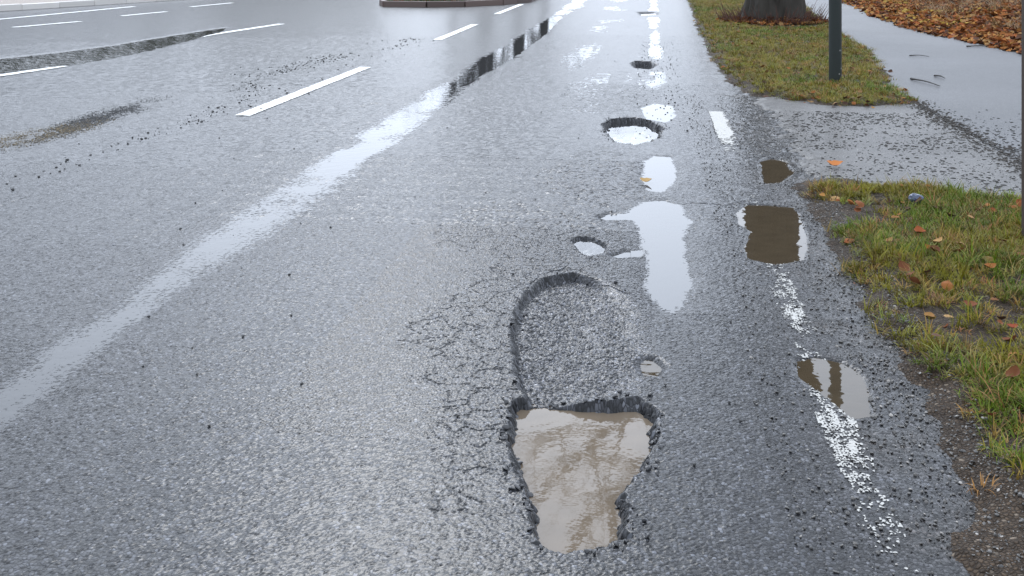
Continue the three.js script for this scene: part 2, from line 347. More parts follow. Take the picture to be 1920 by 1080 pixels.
const paving = new THREE.MeshPhysicalMaterial({ vertexColors: true, map: fineTile.map, bumpMap: fineTile.bump, bumpScale: 0.0014, roughness: 0.5, specularIntensity: 0.45, clearcoat: 0.08, clearcoatRoughness: 0.25 });
const apronMat = paving.clone(); apronMat.roughness = 0.6; apronMat.clearcoat = 0.12;
const apronH = (x, z, s) => 0.010 + 0.006 * fbm(x * 1.3, z * 1.3, 2) + 0.002 * fbm(x * 16, z * 16, 3) - 0.03 * sm(0.98, 0.80, x + 0.14 * fbm(x * 6, z * 6, 4)) * (1 + 0.3 * vn(x * 50, z * 50));
kind(mesh('driveway', sheet(0.8, 2.05, -8.75, -4.25, (x, z) => 15, apronH, (x, z) => { const g = 0.85 * (1 + 0.35 * fbm(x * 1.5, z * 1.5, 3) + 0.16 * fbm(x * 12, z * 12, 2)); return [g * 1.03, g, g * 0.95]; }, null, FINE_TILE, 0.25), apronMat), 'structure');
const pathH = (x, z) => -0.022 * sm(2.11, 2.03, x + 0.02 * fbm(z * 5, x * 5, 2)) + 0.012 + 0.004 * fbm(x * 0.8, z * 0.8, 2) + 0.0008 * vn(x * 40, z * 40);
kind(mesh('footpath', sheet(2.03, 5.53, -60, 3, (x, z) => seen(x, z, 0.6) && z > -16 ? 14 : z > -30 ? 6 : 3, pathH, (x, z) => { const g = 0.55 * (1 + 0.3 * fbm(x, z, 4) + 0.1 * fbm(x * 14, z * 14, 2)); return [g * 0.98, g, g * 1.04]; }, null, FINE_TILE), paving), 'structure');

// ------------------------------------------------------------------ water
const ripple = (() => {
  const N = 512, b = new Uint8Array(N * N * 4), R = rng(5), waves = [];
  for (let i = 0; i < 46; i++) { const a = R() * 6.283, k = 3 + R() * 26; waves.push([Math.round(Math.cos(a) * k), Math.round(Math.sin(a) * k * 1.2), R() * 6.283, 1 / (2 + k)]); }
  const f = new Float32Array(N * N); let mx = 0;
  for (let y = 0; y < N; y++) for (let x = 0; x < N; x++) { let s = 0; for (const w of waves) s += w[3] * Math.sin(6.28318 * (w[0] * x + w[1] * y) / N + w[2]); f[y * N + x] = s; mx = Math.max(mx, Math.abs(s)); }
  for (let i = 0; i < N * N; i++) { const v = Math.round(127.5 + 127.5 * f[i] / mx); b[i * 4] = b[i * 4 + 1] = b[i * 4 + 2] = v; b[i * 4 + 3] = 255; }
  return tex(b, N, false);
})();
const fineRipple = ripple.clone(); fineRipple.repeat.set(2.3, 2.3); fineRipple.needsUpdate = true;
const mudCol = (() => {
  const N = 256, c = new Uint8Array(N * N * 4);
  for (let y = 0; y < N; y++) for (let x = 0; x < N; x++) {
    const k = (y * N + x) * 4, a = 0.5 + 0.5 * Math.sin(6.28318 * x / N * 3 + 2 * Math.sin(6.28318 * y / N * 2)) * Math.sin(6.28318 * y / N * 4), g = 0.88 + 0.16 * a + 0.05 * (hash2(x, y) - 0.5);
    c[k] = c[k + 1] = c[k + 2] = toS(clamp(g)); c[k + 3] = 255;
  }
  return tex(c, N, true);
})();
const clearWater = new THREE.MeshPhysicalMaterial({ color: 0xffffff, roughness: 0.02, transmission: 1, thickness: 0, ior: 1.333, bumpMap: ripple, bumpScale: 0.0006 });
const murkyWater = new THREE.MeshPhysicalMaterial({ color: new THREE.Color(0.045, 0.046, 0.048), roughness: 0.03, ior: 1.333, bumpMap: ripple, bumpScale: 0.0005 });
const stillWater = clearWater.clone(); stillWater.bumpScale = 0.0002;
const muddyWater = new THREE.MeshPhysicalMaterial({ color: new THREE.Color(0.15, 0.117, 0.084), map: mudCol, roughness: 0.03, ior: 1.333, bumpMap: fineRipple, bumpScale: 0.00009 });
const poolWater = murkyWater.clone(); poolWater.bumpScale = 0.00015; poolWater.color.setRGB(0.09, 0.09, 0.092);
const darkWater = murkyWater.clone(); darkWater.bumpScale = 0.0022; darkWater.color.setRGB(0.018, 0.017, 0.013);
const brownWater = new THREE.MeshPhysicalMaterial({ color: new THREE.Color(0.058, 0.043, 0.026), map: mudCol, roughness: 0.02, ior: 1.333, bumpMap: ripple, bumpScale: 0.0003 });
function pond(pts, level, mat, label, group) {
  const sh = new THREE.Shape(pts.map(p => new THREE.Vector2(p[0], -p[1])));
  const g = new THREE.ShapeGeometry(sh); g.rotateX(-Math.PI / 2); g.translate(0, level, 0);
  const p = g.attributes.position, u = g.attributes.uv; for (let i = 0; i < p.count; i++) u.setXY(i, p.getX(i) / 0.6, p.getZ(i) / 0.6);
  const o = mesh('puddle', g, mat); o.castShadow = false; return tag(o, label, 'puddle', group);
}
pond(grown(holes[0].pts, 0.004), -0.030, muddyWater, 'milky brown puddle filling the deep foot-shaped pothole in the asphalt');
pond(grown(holes[1].pts, 0.004), -0.034, stillWater, 'white reflecting puddle in the round pothole with a thick dark rim');
pond(grown(holes[2].pts, 0.004), -0.013, stillWater, 'small bright puddle in the jagged little pothole beyond the gravelly hollow');
pond(grown(holes[3].pts, 0.004), -0.055, stillWater, 'thin puddle in the narrow pothole farther along the wheel track');
pond(grown(holes[4].pts, 0.004), -0.030, stillWater, 'sliver of water in the most distant pothole of the wheel track');
pond(grown(hollows[0].pts, 0.06), -0.0055, poolWater, 'small clear puddle with a pale leaf lying in it');
pond(grown(hollows[2].pts, 0.03), -0.0048, poolWater, 'clear puddle touching the far rim of the round pothole');
pond(grown(hollows[1].pts, 0.05), -0.0054, poolWater, 'long clear puddle in the wheel track mirroring bare twigs');
pond(grown(hollows[3].pts, 0.02), -0.0092, poolWater, 'narrow tongue of water joining the long clear wheel track puddle');
pond(grown(hollows[4].pts, 0.02), -0.0092, poolWater, 'sliver-shaped puddle between the jagged pothole and the long clear puddle');
pond(grown(hollows[5].pts, 0.03), -0.0070, brownWater, 'brown puddle over the worn edge line beside the driveway corner grass');
pond(grown(hollows[6].pts, 0.03), -0.0100, brownWater, 'small brown puddle in the gutter at the driveway corner');
pond(grown(hollows[7].pts, 0.03), -0.0072, brownWater, 'brown puddle breaking the worn edge line beside bare verge soil');
pond(grown(hollows[10].pts, 0.01), -0.0125, brownWater, 'tiny brown puddle at the edge of the gravelly hollow');
pond(grown(hollows[8].pts, 0.10), -0.0085, darkWater, 'long dark puddle along the centre line of the wide road');
pond([[-2.15, -30], [-1.35, -30], [-1.35, -2.0], [-2.15, -2.0]], -0.0031, murkyWater, 'long film of rainwater in the wheel track beside the dashed line');
const strips = [[-10.55, -8.65, 'film of rainwater strewn with crumbs beyond the round pothole'], [-19.4, -11.75, 'film of rainwater in the kerbside wheel track between two narrow potholes'], [-30, -21.3, 'film of rainwater beyond the most distant pothole']];
for (const [z0, z1, label] of strips) pond([[-0.26, z0], [0.34, z0], [0.34, z1], [-0.26, z1]], -0.0042, murkyWater, label);
pond([[-1.33, -26], [-0.40, -26], [-0.40, -4.6], [-1.33, -4.6]], -0.0033, murkyWater, 'thin sheen of rainwater between the two wheel tracks');

// ------------------------------------------------------------------ painted lines
const paint = new THREE.MeshStandardMaterial({ color: new THREE.Color(0.78, 0.78, 0.76), roughness: 0.5, bumpMap: roadTile.bump, bumpScale: 0.0012 });
const wornPaint = paint.clone(); wornPaint.color.setRGB(0.46, 0.45, 0.42); wornPaint.roughness = 0.65;
// a strip laid over the relief; wear(x, z) > 0 leaves the paint out
function strip(name, a, b, width, cell, lift, wear, label, group, mat = paint) {
  const dx = b[0] - a[0], dz = b[1] - a[1], L = Math.hypot(dx, dz), ux = dx / L, uz = dz / L, nu = Math.max(2, Math.round(L / cell)), nv = Math.max(2, Math.round(width / Math.min(cell, 0.03)));
  const pos = [], uv = [], idx = [], id = [];
  for (let i = 0; i <= nu; i++) for (let j = 0; j <= nv; j++) {
    const inside = i > 0 && i < nu && j > 0 && j < nv && wear ? 0.45 : 0, s = (i + inside * (hash2(i, j) - 0.5)) / nu * L, t = ((j + inside * (hash2(j + 9, i) - 0.5)) / nv - 0.5) * width, jx = (j === 0 || j === nv) ? 0.004 * vn(s * 40, j * 3) : 0, x = a[0] + ux * s - uz * (t + jx), z = a[1] + uz * s + ux * (t + jx);
    pos.push(x, roadTop(x, z, cell) + lift, z); uv.push(x / ROAD_TILE, z / ROAD_TILE);
  }
  for (let i = 0; i < nu; i++) for (let j = 0; j < nv; j++) {
    const k = i * (nv + 1) + j, m = k + nv + 1;
    for (const tri of (i + j) % 2 ? [[k, k + 1, m], [m, k + 1, m + 1]] : [[k, k + 1, m + 1], [k, m + 1, m]]) {
      if (wear && wear((pos[tri[0] * 3] + pos[tri[1] * 3] + pos[tri[2] * 3]) / 3, (pos[tri[0] * 3 + 2] + pos[tri[1] * 3 + 2] + pos[tri[2] * 3 + 2]) / 3) > 0) continue;
      idx.push(...tri);
    }
  }
  const g = new THREE.BufferGeometry(); g.setAttribute('position', new THREE.Float32BufferAttribute(pos, 3)); g.setAttribute('uv', new THREE.Float32BufferAttribute(uv, 2)); g.setIndex(idx); g.computeVertexNormals();
  for (let i = 0; i < g.attributes.normal.count; i++) if (g.attributes.normal.getY(i) < 0) { g.attributes.normal.setXYZ(i, -g.attributes.normal.getX(i), -g.attributes.normal.getY(i), -g.attributes.normal.getZ(i)); }
  return tag(mesh(name, g, mat), label, 'road marking', group);
}
for (const [a, b] of [[[455, 217], [686, 126]], [[820, 75], [890, 46]], [[932, 26], [978, 8]], [[1003, -3], [1040, -16]]])
  strip('lane_dash', P(...a), P(...b), 0.12, 0.03, 0.004, (x, z) => fbm(x * 30, z * 30, 2) - 0.5, 'white dash of the lane line beside the wheel track', 'dashes of the lane line beside the pothole lane');
for (const [a, b] of [[[-20, 145], [120, 124]], [[365, 70], [528, 45]]])
  strip('centre_dash', P(...a), P(...b), 0.12, 0.06, 0.005, null, 'white dash of the centre line beside the long dark puddle', 'dashes of the centre line');
for (const [a, b] of [[[25, 51.5], [150, 40.5]], [[228, 30], [312, 22]], [[358, 13], [436, 5.5]]])
  strip('far_lane_dash', P(...a), P(...b), 0.12, 0.06, 0.005, null, 'white dash of the lane line next to the opposite edge line', 'dashes of the opposite lane line');
strip('far_edge_line', P(-60, 42), P(252, 12.5), 0.13, 0.08, 0.005, null, 'solid white edge line along the opposite pavement');
{
  const w1 = (x, z) => 0.55 * fbm(x * 13, z * 9, 3) + 0.2 * vn(x * 120, z * 120) + 0.45 * fbm(x * 45, z * 30, 2) - 1.0 * (tileAt(roadTile, x / ROAD_TILE, z / ROAD_TILE) - 0.45) + 0.8 * sm(0.030, 0.060, Math.abs(x - 0.475) + 0.03 * fbm(x * 20, z * 12, 2));
  strip('edge_line', [0.482, -7.95], [0.482, -6.35], 0.115, 0.012, 0.0035, (x, z) => w1(x, z) - 0.85 + 1.1 * sm(-7.0, -6.4, z), 'cracked white edge line beside the driveway mouth', undefined, wornPaint);
  const pres = z => { const Z = -z, G = (c, w, h) => h * Math.exp(-Math.pow((Z - c) / w, 2)); return Math.max(Z < 4.1 ? 0.24 : 0.1, G(2.70, 0.2, 0.6), G(2.36, 0.16, 0.14), G(3.6, 0.32, 0.5), G(3.2, 0.15, 0.3), G(4.75, 0.2, 0.3)); };
  strip('worn_edge_line', [0.476, -5.3], [0.468, -2.1], 0.10, 0.0045, 0.0016, (x, z) => w1(x, z) + 0.5 - pres(z), 'worn away white edge line between the brown puddles', undefined, wornPaint);
  const p5 = P(1405, 405);
  strip('paint_remnant', [p5[0] - 0.04, p5[1] - 0.14], [p5[0] - 0.01, p5[1] + 0.16], 0.09, 0.008, 0.003, (x, z) => w1(x, z) - 0.15, 'chipped remnant of white paint at the edge of the brown puddle', undefined, wornPaint);
}

// ------------------------------------------------------------------ stones, grit, leaves, grass (instanced masses)
const M4 = new THREE.Matrix4(), Q = new THREE.Quaternion(), E = new THREE.Euler(), V = new THREE.Vector3(), S = new THREE.Vector3();
function scatter(name, g, m, list, k = 'stuff', label, category) {
  const o = new THREE.InstancedMesh(g, m, list.length); o.name = numbered(name); o.castShadow = o.receiveShadow = true;
  list.forEach((it, i) => {
    E.set(it.rx ?? 0, it.ry ?? 0, it.rz ?? 0, 'YXZ'); Q.setFromEuler(E); V.set(it.x, it.y, it.z);
    if (Array.isArray(it.s)) S.set(...it.s); else S.setScalar(it.s);
    o.setMatrixAt(i, M4.compose(V, Q, S)); if (it.c) o.setColorAt(i, new THREE.Color().setRGB(...it.c));
  });
  scene.add(o); o.userData.kind = k; if (label) o.userData.label = label; if (category) o.userData.category = category; return o;
}
function rock(seed, d = 1) {
  const g = new THREE.IcosahedronGeometry(1, d), p = g.attributes.position, R = seed * 13.7;
  for (let i = 0; i < p.count; i++) {
    const x = p.getX(i), y = p.getY(i), z = p.getZ(i), f = 0.78 + 0.3 * vn(x * 1.6 + R, y * 1.6 + z * 1.3) + 0.12 * vn(z * 4 + R, x * 4);
    p.setXYZ(i, x * f * 1.1, y * f * 0.62, z * f);
  }
  g.computeVertexNormals(); return g;
}
const stoneMat = new THREE.MeshPhysicalMaterial({ color: 0xffffff, roughness: 0.55, clearcoat: 0.3, clearcoatRoughness: 0.3 });
const dryMat = new THREE.MeshStandardMaterial({ color: 0xffffff, roughness: 0.8 });
{
  const R = rng(77), gs = [rock(1), rock(2), rock(3)];
  // loose gravel on the frayed road edge
  const grit = [[], [], []];
  for (let i = 0; i < 26000; i++) {
    const Z = 1.7 + 7.2 * Math.pow(R(), 1.5), z = -Z, edge = 0.52 + 0.05 * fbm(Z * 1.5, 2, 2), x = edge + 0.34 * Math.pow(R(), 0.75) * (R() < 0.12 ? -0.7 : 1);
    if (Z < 8 && Z > 5.1 && x > 0.84) continue;
    const dens = 0.55 + 0.7 * fbm(x * 5, z * 3, 3); if (R() > dens) continue;
    if (R() < 0.75 * Math.max(0, ...hollows.slice(5, 7).map(h => sdPoly(h.pts, x, z) < 0.01 ? 1 : 0))) continue;
    const s = 0.0016 + 0.0042 * Math.pow(R(), 3), q = R(), g = q > 0.92 ? 0.16 + 0.16 * R() : 0.03 + 0.06 * R();
    const y = Math.max(roadH(x, z, 0.02), lowerH(x, z)) + s * 0.25;
    grit[i % 3].push({ x, y, z, s, ry: R() * 6.3, rx: R() * 0.6, c: [g * 1.08, g, g * 0.9] });
  }
  grit.forEach((l, k) => scatter('gravel', gs[k], stoneMat, l));
  // dark crumbs swept between the lanes, and odd stones over the road
  const crumbs = [[], [], []];
  for (let i = 0; i < 1500; i++) {
    const Z = 4.2 + 10 * R(), c = -3.36 - 0.13 * Math.sin(Z * 0.7) - 0.25 * sm(7, 10, Z) * sm(13, 10, Z), x = c + (R() + R() + R() - 1.5) * (0.12 + 0.45 * sm(6.5, 9.5, Z) * (R() < 0.4 ? 1 : 0.2)), z = -Z;
    if (R() > 0.25 + 0.75 * sm(6.5, 8.5, Z) || fbm(x * 2, z * 1.5, 2) < -0.25) continue;
    const s = 0.0035 + 0.008 * Math.pow(R(), 3), g = 0.012 + 0.02 * R();
    crumbs[i % 3].push({ x, y: roadH(x, z, 0.02) + s * 0.3, z, s, ry: R() * 6.3, c: [g, g, g] });
  }
  for (let i = 0; i < 420; i++) {
    const Z = 2.2 + 16 * Math.pow(R(), 1.2), x = -0.6 * Z + R() * (0.6 * Z + 0.45), z = -Z, s = 0.002 + 0.0045 * Math.pow(R(), 2), g = 0.01 + 0.02 * R();
    if (x < -4.5) continue;
    crumbs[i % 3].push({ x, y: roadH(x, z, 0.02) + s * 0.45, z, s, ry: R() * 6.3, c: [g, g, g] });
  }
  for (let i = 0; i < 260; i++) { const Z = 7 + 7 * R(), x = 0.03 + 0.42 * (R() - 0.42), z = -Z, s = 0.004 + 0.006 * R() * R(), g = 0.012; crumbs[i % 3].push({ x, y: Math.max(-0.005, roadH(x, z, 0.02)) + s * 0.3, z, s, ry: R() * 6.3, c: [g, g, g] }); }
  for (const [c, d, r, l, n, col] of [[P(185, 222), P(280, 190), 0.18, 0.95, 4600, [0.012, 0.013, 0.015]], [P(80, 252), P(140, 238), 0.2, 0.62, 2800, [0.12, 0.085, 0.035]]])
    for (let i = 0; i < n; i++) {
      const a = (R() + R() + R() - 1.5) / 1.1 * l, b = (R() + R() + R() - 1.5) / 1.1 * r, L = Math.hypot(d[0] - c[0], d[1] - c[1]), ux = (d[0] - c[0]) / L, uz = (d[1] - c[1]) / L, x = c[0] + ux * a + uz * b, z = c[1] + uz * a - ux * b;
      if (fbm(x * 8, z * 5, 3) < -0.3 + 0.5 * R()) continue;
      const s = 0.0028 + 0.0045 * R() * R(), f = 0.7 + 0.6 * R(); crumbs[i % 3].push({ x, y: roadH(x, z, 0.02) + s * 0.2, z, s: [s, s * 0.5, s], ry: R() * 6.3, c: col.map(v => v * f) });
    }
  crumbs.forEach((l, k) => scatter('loose_crumbs', gs[k], dryMat, l));
  // broken asphalt round the holes
  const rubble = [[], [], []];
  for (let i = 0; i < 2200; i++) {
    const h = i % 3 ? holes[0] : holes[1], src = i % 5 === 4 ? scab : h, bx = src.box, x = mixN(bx[0], bx[2], R()), z = mixN(bx[1], bx[3], R()), d = sdPoly(src.pts, x, z);
    if (d < -0.04 || d > 0.05 * R() || (src === scab && x > -0.12)) continue;
    if (holes.some(q => sdPoly(q.pts, x, z) < -0.022)) continue;
    const s = 0.0025 + 0.007 * Math.pow(R(), 3), g = 0.02 + 0.05 * R();
    rubble[i % 3].push({ x, y: roadH(x, z, 0.006) + s * 0.35, z, s: [s * (0.8 + 0.6 * R()), s, s], ry: R() * 6.3, rx: R(), c: [g, g, g * 1.05] });
  }
  rubble.forEach((l, k) => scatter('asphalt_rubble', gs[k], stoneMat, l));
  // bits of bark, leaf and earth trodden over the driveway and the path
  const bits = [[], [], []];
  for (let i = 0; i < 9500; i++) {
    const onPath = R() < 0.35, x = onPath ? 2.1 + 1.6 * R() * R() : 0.85 + 1.25 * R(), Z = onPath ? 4.8 + 4.4 * R() : 4.9 + 3.1 * R(), z = -Z;
    const d = onPath ? sm(8.6, 6.0, Z) * sm(3.6, 2.2, x) : 0.35 + 0.9 * fbm(x * 3, z * 3, 3) + 0.5 * sm(6.2, 7.5, Z);
    if (R() > d) continue;
    const s = 0.003 + 0.007 * Math.pow(R(), 2.2), g = 0.012 + 0.025 * R();
    bits[i % 3].push({ x, y: (onPath ? pathH(x, z) : apronH(x, z)) + s * 0.15, z, s: [s * (1 + R()), s * 0.7, s * 0.8], ry: R() * 6.3, c: [g * 1.15, g, g * 0.9] });
  }
  for (let i = 0; i < 2600; i++) {                         // the seam between driveway and path, full of dirt
    const Z = 4.4 + 4.4 * R(), z = -Z, x = 2.07 + 0.13 * (R() + R() + R() - 1.5) + 0.05 * fbm(Z * 2, 1, 2), s = 0.004 + 0.009 * R() * R(), g = 0.02 + 0.03 * R();
    bits[i % 3].push({ x, y: 0.006 + 0.010 * R(), z, s: [s * 1.4, s * 0.8, s], ry: R() * 6.3, c: [g * 1.2, g, g * 0.8] });
  }
  bits.forEach((l, k) => scatter('trodden_debris', gs[k], dryMat, l));
}
// a leaf: a pointed oval folded along its midrib and curled
function leafGeo(seed, curl) {
  const R = rng(seed), n = 6, pos = [], idx = [];
  for (let i = 0; i <= n; i++) {
    const t = i / n, w = 0.40 * Math.pow(Math.sin(Math.PI * Math.min(1, t * 0.97 + 0.02)), 0.75) * (1 + 0.14 * (R() - 0.5)) + 0.012, y = curl * Math.pow(t - 0.5, 2) * 2.2 + 0.05 * (R() - 0.5);
    pos.push(-w, y + curl * w * 0.9 + 0.06 * (R() - 0.5), t - 0.5, 0, y, t - 0.5, w, y + curl * w * 0.7 + 0.06 * (R() - 0.5), t - 0.5);
  }
  for (let i = 0; i < n; i++) for (let j = 0; j < 2; j++) { const a = i * 3 + j; idx.push(a, a + 3, a + 1, a + 1, a + 3, a + 4); }
  pos.push(-0.012, curl * 0.55, 0.5, 0.012, curl * 0.55, 0.5, 0.03, curl * 0.7, 0.78); idx.push(21, 22, 23);
  const g = new THREE.BufferGeometry(); g.setAttribute('position', new THREE.Float32BufferAttribute(pos, 3)); g.setIndex(idx); g.computeVertexNormals(); return g;
}
const leafGeos = [leafGeo(1, 0.35), leafGeo(2, -0.3), leafGeo(3, 0.6)];
const leafMat = new THREE.MeshPhysicalMaterial({ color: 0xffffff, roughness: 0.75, specularIntensity: 0.4, side: THREE.DoubleSide });
const leafTones = [[0.26, 0.095, 0.025], [0.33, 0.13, 0.035], [0.19, 0.065, 0.022], [0.38, 0.19, 0.055], [0.14, 0.05, 0.022], [0.36, 0.21, 0.085], [0.30, 0.095, 0.03], [0.09, 0.045, 0.028]];
{
  const R = rng(31), bank = [[], [], []];
  for (let i = 0; i < 30000; i++) {
    const Z = 8 + 19 * Math.pow(R(), 0.8), z = -Z, x = 3.9 + R() * (0.42 * Z - 1.5);
    const s0 = sdPoly(leafBankEdge, x, z) + 0.10 * fbm(x * 3, z * 3, 2); if (s0 > 0.05 * R()) continue;
    const s = 0.055 + 0.055 * R(); let c = leafTones[Math.floor(R() * leafTones.length)];
    if (fbm(x * 0.9 + 4, z * 0.6, 3) > 0.28 && R() < 0.3) c = [0.40, 0.27, 0.06];
    const f = 0.75 + 0.5 * R();
    bank[i % 3].push({ x, y: bankH(x, z) + 0.008 + 0.03 * R(), z, s, ry: R() * 6.3, rx: (R() - 0.5) * 1.3, rz: (R() - 0.5) * 1.3, c: c.map(v => v * f) });
  }
  bank.forEach((l, k) => scatter('fallen_leaves', leafGeos[k], leafMat, l));
  // leaves and brown scraps lying in the verges
  const litter = [[], [], []];
  for (let i = 0; i < 2600; i++) {
    const up = R() < 0.72; let x, z;
    if (up) { z = -(7.7 + 12 * Math.pow(R(), 1.6)); x = 0.7 + 2.3 * R(); } else { z = -(2.0 + 3.1 * R()); x = 0.75 + 1.3 * R(); }
    const s0 = sdPoly(up ? upperVerge : lowerVerge, x, z); if (s0 > -0.02) continue;
    const front = up ? sm(-8.9, -8.1, z) : 0.1; if (R() > 0.12 + front + (up && Math.hypot(x - 2.1, z + 16.6) < 1.0 ? 1 : 0)) continue;
    const s = 0.02 + 0.035 * R(), c = leafTones[Math.floor(R() * leafTones.length)], f = up ? 0.45 + 0.4 * R() : 0.6 + 0.5 * R();
    litter[i % 3].push({ x, y: (up ? upperH : lowerH)(x, z) + 0.012 + 0.02 * R(), z, s, ry: R() * 6.3, rx: (R() - 0.5), rz: (R() - 0.5), c: c.map(v => v * f) });
  }
  litter.forEach((l, k) => scatter('leaf_litter', leafGeos[k], leafMat, l));
}
function tuft(seed, n, h, spread, lay) {
  const R = rng(seed), pos = [], nor = [], idx = [];
  for (let b = 0; b < n; b++) {
    const a = R() * 6.283, r = spread * Math.sqrt(R()), bx = Math.cos(a) * r, bz = Math.sin(a) * r, dirA = a + (R() - 0.5) * 2.2, lean = lay * (0.3 + 0.9 * R()), L = h * (0.45 + 0.75 * R()), w = 0.0013 + 0.0011 * R();
    const sx = -Math.sin(dirA) * w, sz = Math.cos(dirA) * w, k = pos.length / 3, N = 4;
    let x = bx, y = -0.004, z = bz, th = 0.15 + lean * 0.35;
    for (let i = 0; i <= N; i++) {
      const f = 1 - Math.pow(i / N, 1.6) * 0.93; pos.push(x - sx * f, y, z - sz * f, x + sx * f, y, z + sz * f);
      const nx = Math.cos(dirA) * -Math.cos(th), ny = Math.sin(th) + 0.45, nz = Math.sin(dirA) * -Math.cos(th); nor.push(nx, ny, nz, nx, ny, nz);
      x += Math.cos(dirA) * Math.sin(th) * L / N; z += Math.sin(dirA) * Math.sin(th) * L / N; y += Math.cos(th) * L / N; th += lean * (0.25 + 0.25 * R());
      y = Math.max(y, 0.001);
    }
    for (let i = 0; i < N; i++) { const a0 = k + i * 2; idx.push(a0, a0 + 1, a0 + 2, a0 + 2, a0 + 1, a0 + 3); }
  }
  const g = new THREE.BufferGeometry(); g.setAttribute('position', new THREE.Float32BufferAttribute(pos, 3)); g.setAttribute('normal', new THREE.Float32BufferAttribute(nor, 3)); g.setIndex(idx); return g;
}
const grassMat = new THREE.MeshPhysicalMaterial({ color: 0xffffff, roughness: 0.75, specularIntensity: 0.3, side: THREE.DoubleSide, transmission: 0.3, thickness: 0 });
{
  const R = rng(91), tufts = [tuft(1, 18, 0.046, 0.026, 1.3), tuft(2, 15, 0.06, 0.024, 1.0), tuft(3, 20, 0.042, 0.035, 1.9), tuft(4, 10, 0.085, 0.02, 1.1)];
  const lists = [[], [], [], []];
  const colour = (x, z, u) => {
    const p = fbm(x * 1.4 + 3, z * 1.1, 3), q = R();
    if (q < 0.34 + 0.4 * clamp(-p)) return [0.30, 0.215, 0.06].map(v => v * (0.55 + 0.6 * R()));
    if (q < 0.41) return [0.11, 0.07, 0.03];
    const f = 0.75 + 0.6 * R(); return p > 0.2 ? [0.10 * f, 0.145 * f, 0.007 * f] : [0.165 * f, 0.15 * f, 0.008 * f];
  };
  for (let i = 0; i < 26000; i++) {
    const Z = 1.9 + 3.5 * R(), z = -Z, x = 0.66 + R() * 1.5, s0 = sdPoly(lowerVerge, x, z), n = fbm(x * 4, z * 4, 3);
    const d = sm(0.04, -0.14, s0 + 0.16 * n + 0.06 * sm(3.4, 2.4, Z)) * (0.62 + 0.9 * fbm(x * 2.1, z * 2.1 + 7, 3)) * mixN(0.10, 1, sm(2.2, 3.3, Z + 0.5 * fbm(x * 3, z * 3, 2))); if (R() > d) continue;
    const k = R() < 0.12 ? 3 : Math.floor(R() * 3);
    lists[k].push({ x, y: lowerH(x, z), z, s: 0.55 + 0.5 * R(), ry: R() * 6.3, rx: (R() - 0.5) * 0.7, rz: (R() - 0.5) * 0.5, c: colour(x, z) });
  }
  for (let i = 0; i < 42000; i++) {
    const Z = 7.6 + 22 * Math.pow(R(), 1.5), z = -Z, x = 0.55 + R() * 3.4, s0 = sdPoly(upperVerge, x, z), n = fbm(x * 3, z * 3, 3);
    const bare = 0.55 * sm(-9.2, -8.2, z) * (0.5 + n); if (Math.hypot(x - 2.06, (z + 17.0)) < 0.55) continue;
    if (R() > sm(-0.02, -0.26, s0 + 0.12 * n) * (0.78 + 0.5 * n) - bare) continue;
    const k = Math.floor(R() * 3);
    lists[k].push({ x, y: upperH(x, z), z, s: (0.8 + 0.5 * R()) * (1 + 0.25 * sm(10, 20, Z)), ry: R() * 6.3, rx: (R() - 0.5) * 0.5, rz: (R() - 0.5) * 0.5, c: colour(x, z) });
  }
  lists.forEach((l, k) => scatter('grass', tufts[k], grassMat, l));
}
{ // dry stalks standing on the leaf bank
  const R = rng(14), g = tuft(9, 9, 0.28, 0.06, 0.5), l = [];
  for (let i = 0; i < 900; i++) { const Z = 15 + 16 * R(), z = -Z, x = 5 + R() * (0.36 * Z - 3.4); if (sdPoly(leafBankEdge, x, z) > -0.9) continue; if (fbm(x * 0.7, z * 0.5, 2) < -0.1) continue; const f = 0.6 + 0.6 * R(); l.push({ x, y: bankH(x, z), z, s: [2.2, 0.7 + 0.5 * R(), 2.2], ry: R() * 6.3, c: [0.24 * f, 0.155 * f, 0.075 * f] }); }
  scatter('dry_grass', g, grassMat, l);
}

// ------------------------------------------------------------------ single leaves, sticks and the blue stone
function placeLeaf(px, py, size, tone, label, H, group, turn = 1) {
  const [x, z] = P(px, py), o = mesh('fallen_leaf', leafGeos[px % 3], new THREE.MeshPhysicalMaterial({ color: new THREE.Color().setRGB(...tone), roughness: 0.75, specularIntensity: 0.4, side: THREE.DoubleSide }));
  o.position.set(x, H(x, z), z); o.scale.setScalar(size); o.rotation.set(0.15, turn, 0.1); return tag(o, label, 'leaf', group);
}
placeLeaf(1211, 342, 0.062, [0.42, 0.28, 0.12], 'pale tan leaf lying in the small clear puddle', () => 0.002, null, 1.4);
placeLeaf(1565, 319, 0.085, [0.46, 0.17, 0.05], 'single orange leaf on the driveway beside the grass', (x, z) => apronH(x, z) + 0.012, null, 1.5);
const vl = (x, z) => lowerH(x, z) + 0.026, vg = 'orange brown leaves caught in the grass';
for (const [x, y, s] of [[1678, 428, 0.07], [1724, 462, 0.10], [1742, 492, 0.07], [1852, 510, 0.09], [1856, 530, 0.08], [1740, 372, 0.06], [1900, 405, 0.08], [1840, 401, 0.06], [1820, 602, 0.08], [1864, 584, 0.05], [1898, 645, 0.06], [1745, 630, 0.06], [1690, 367, 0.06], [1915, 500, 0.08]])
  placeLeaf(x, y, s * 0.55, [0.21 + 0.06 * Math.sin(x), 0.072 + 0.022 * Math.sin(y), 0.022], 'orange brown leaf caught among grass blades on the verge', vl, vg, x * 0.37);
{
  const [x, z] = P(1717, 396); const o = mesh('blue_stone', rock(8, 2), new THREE.MeshPhysicalMaterial({ color: new THREE.Color(0.035, 0.05, 0.10), roughness: 0.35, clearcoat: 0.3 }));
  o.position.set(x, lowerH(x, z) + 0.03, z); o.scale.set(0.034, 0.045, 0.03); tag(o, 'dark blue stone half sunk in the grass below the driveway', 'stone');
}
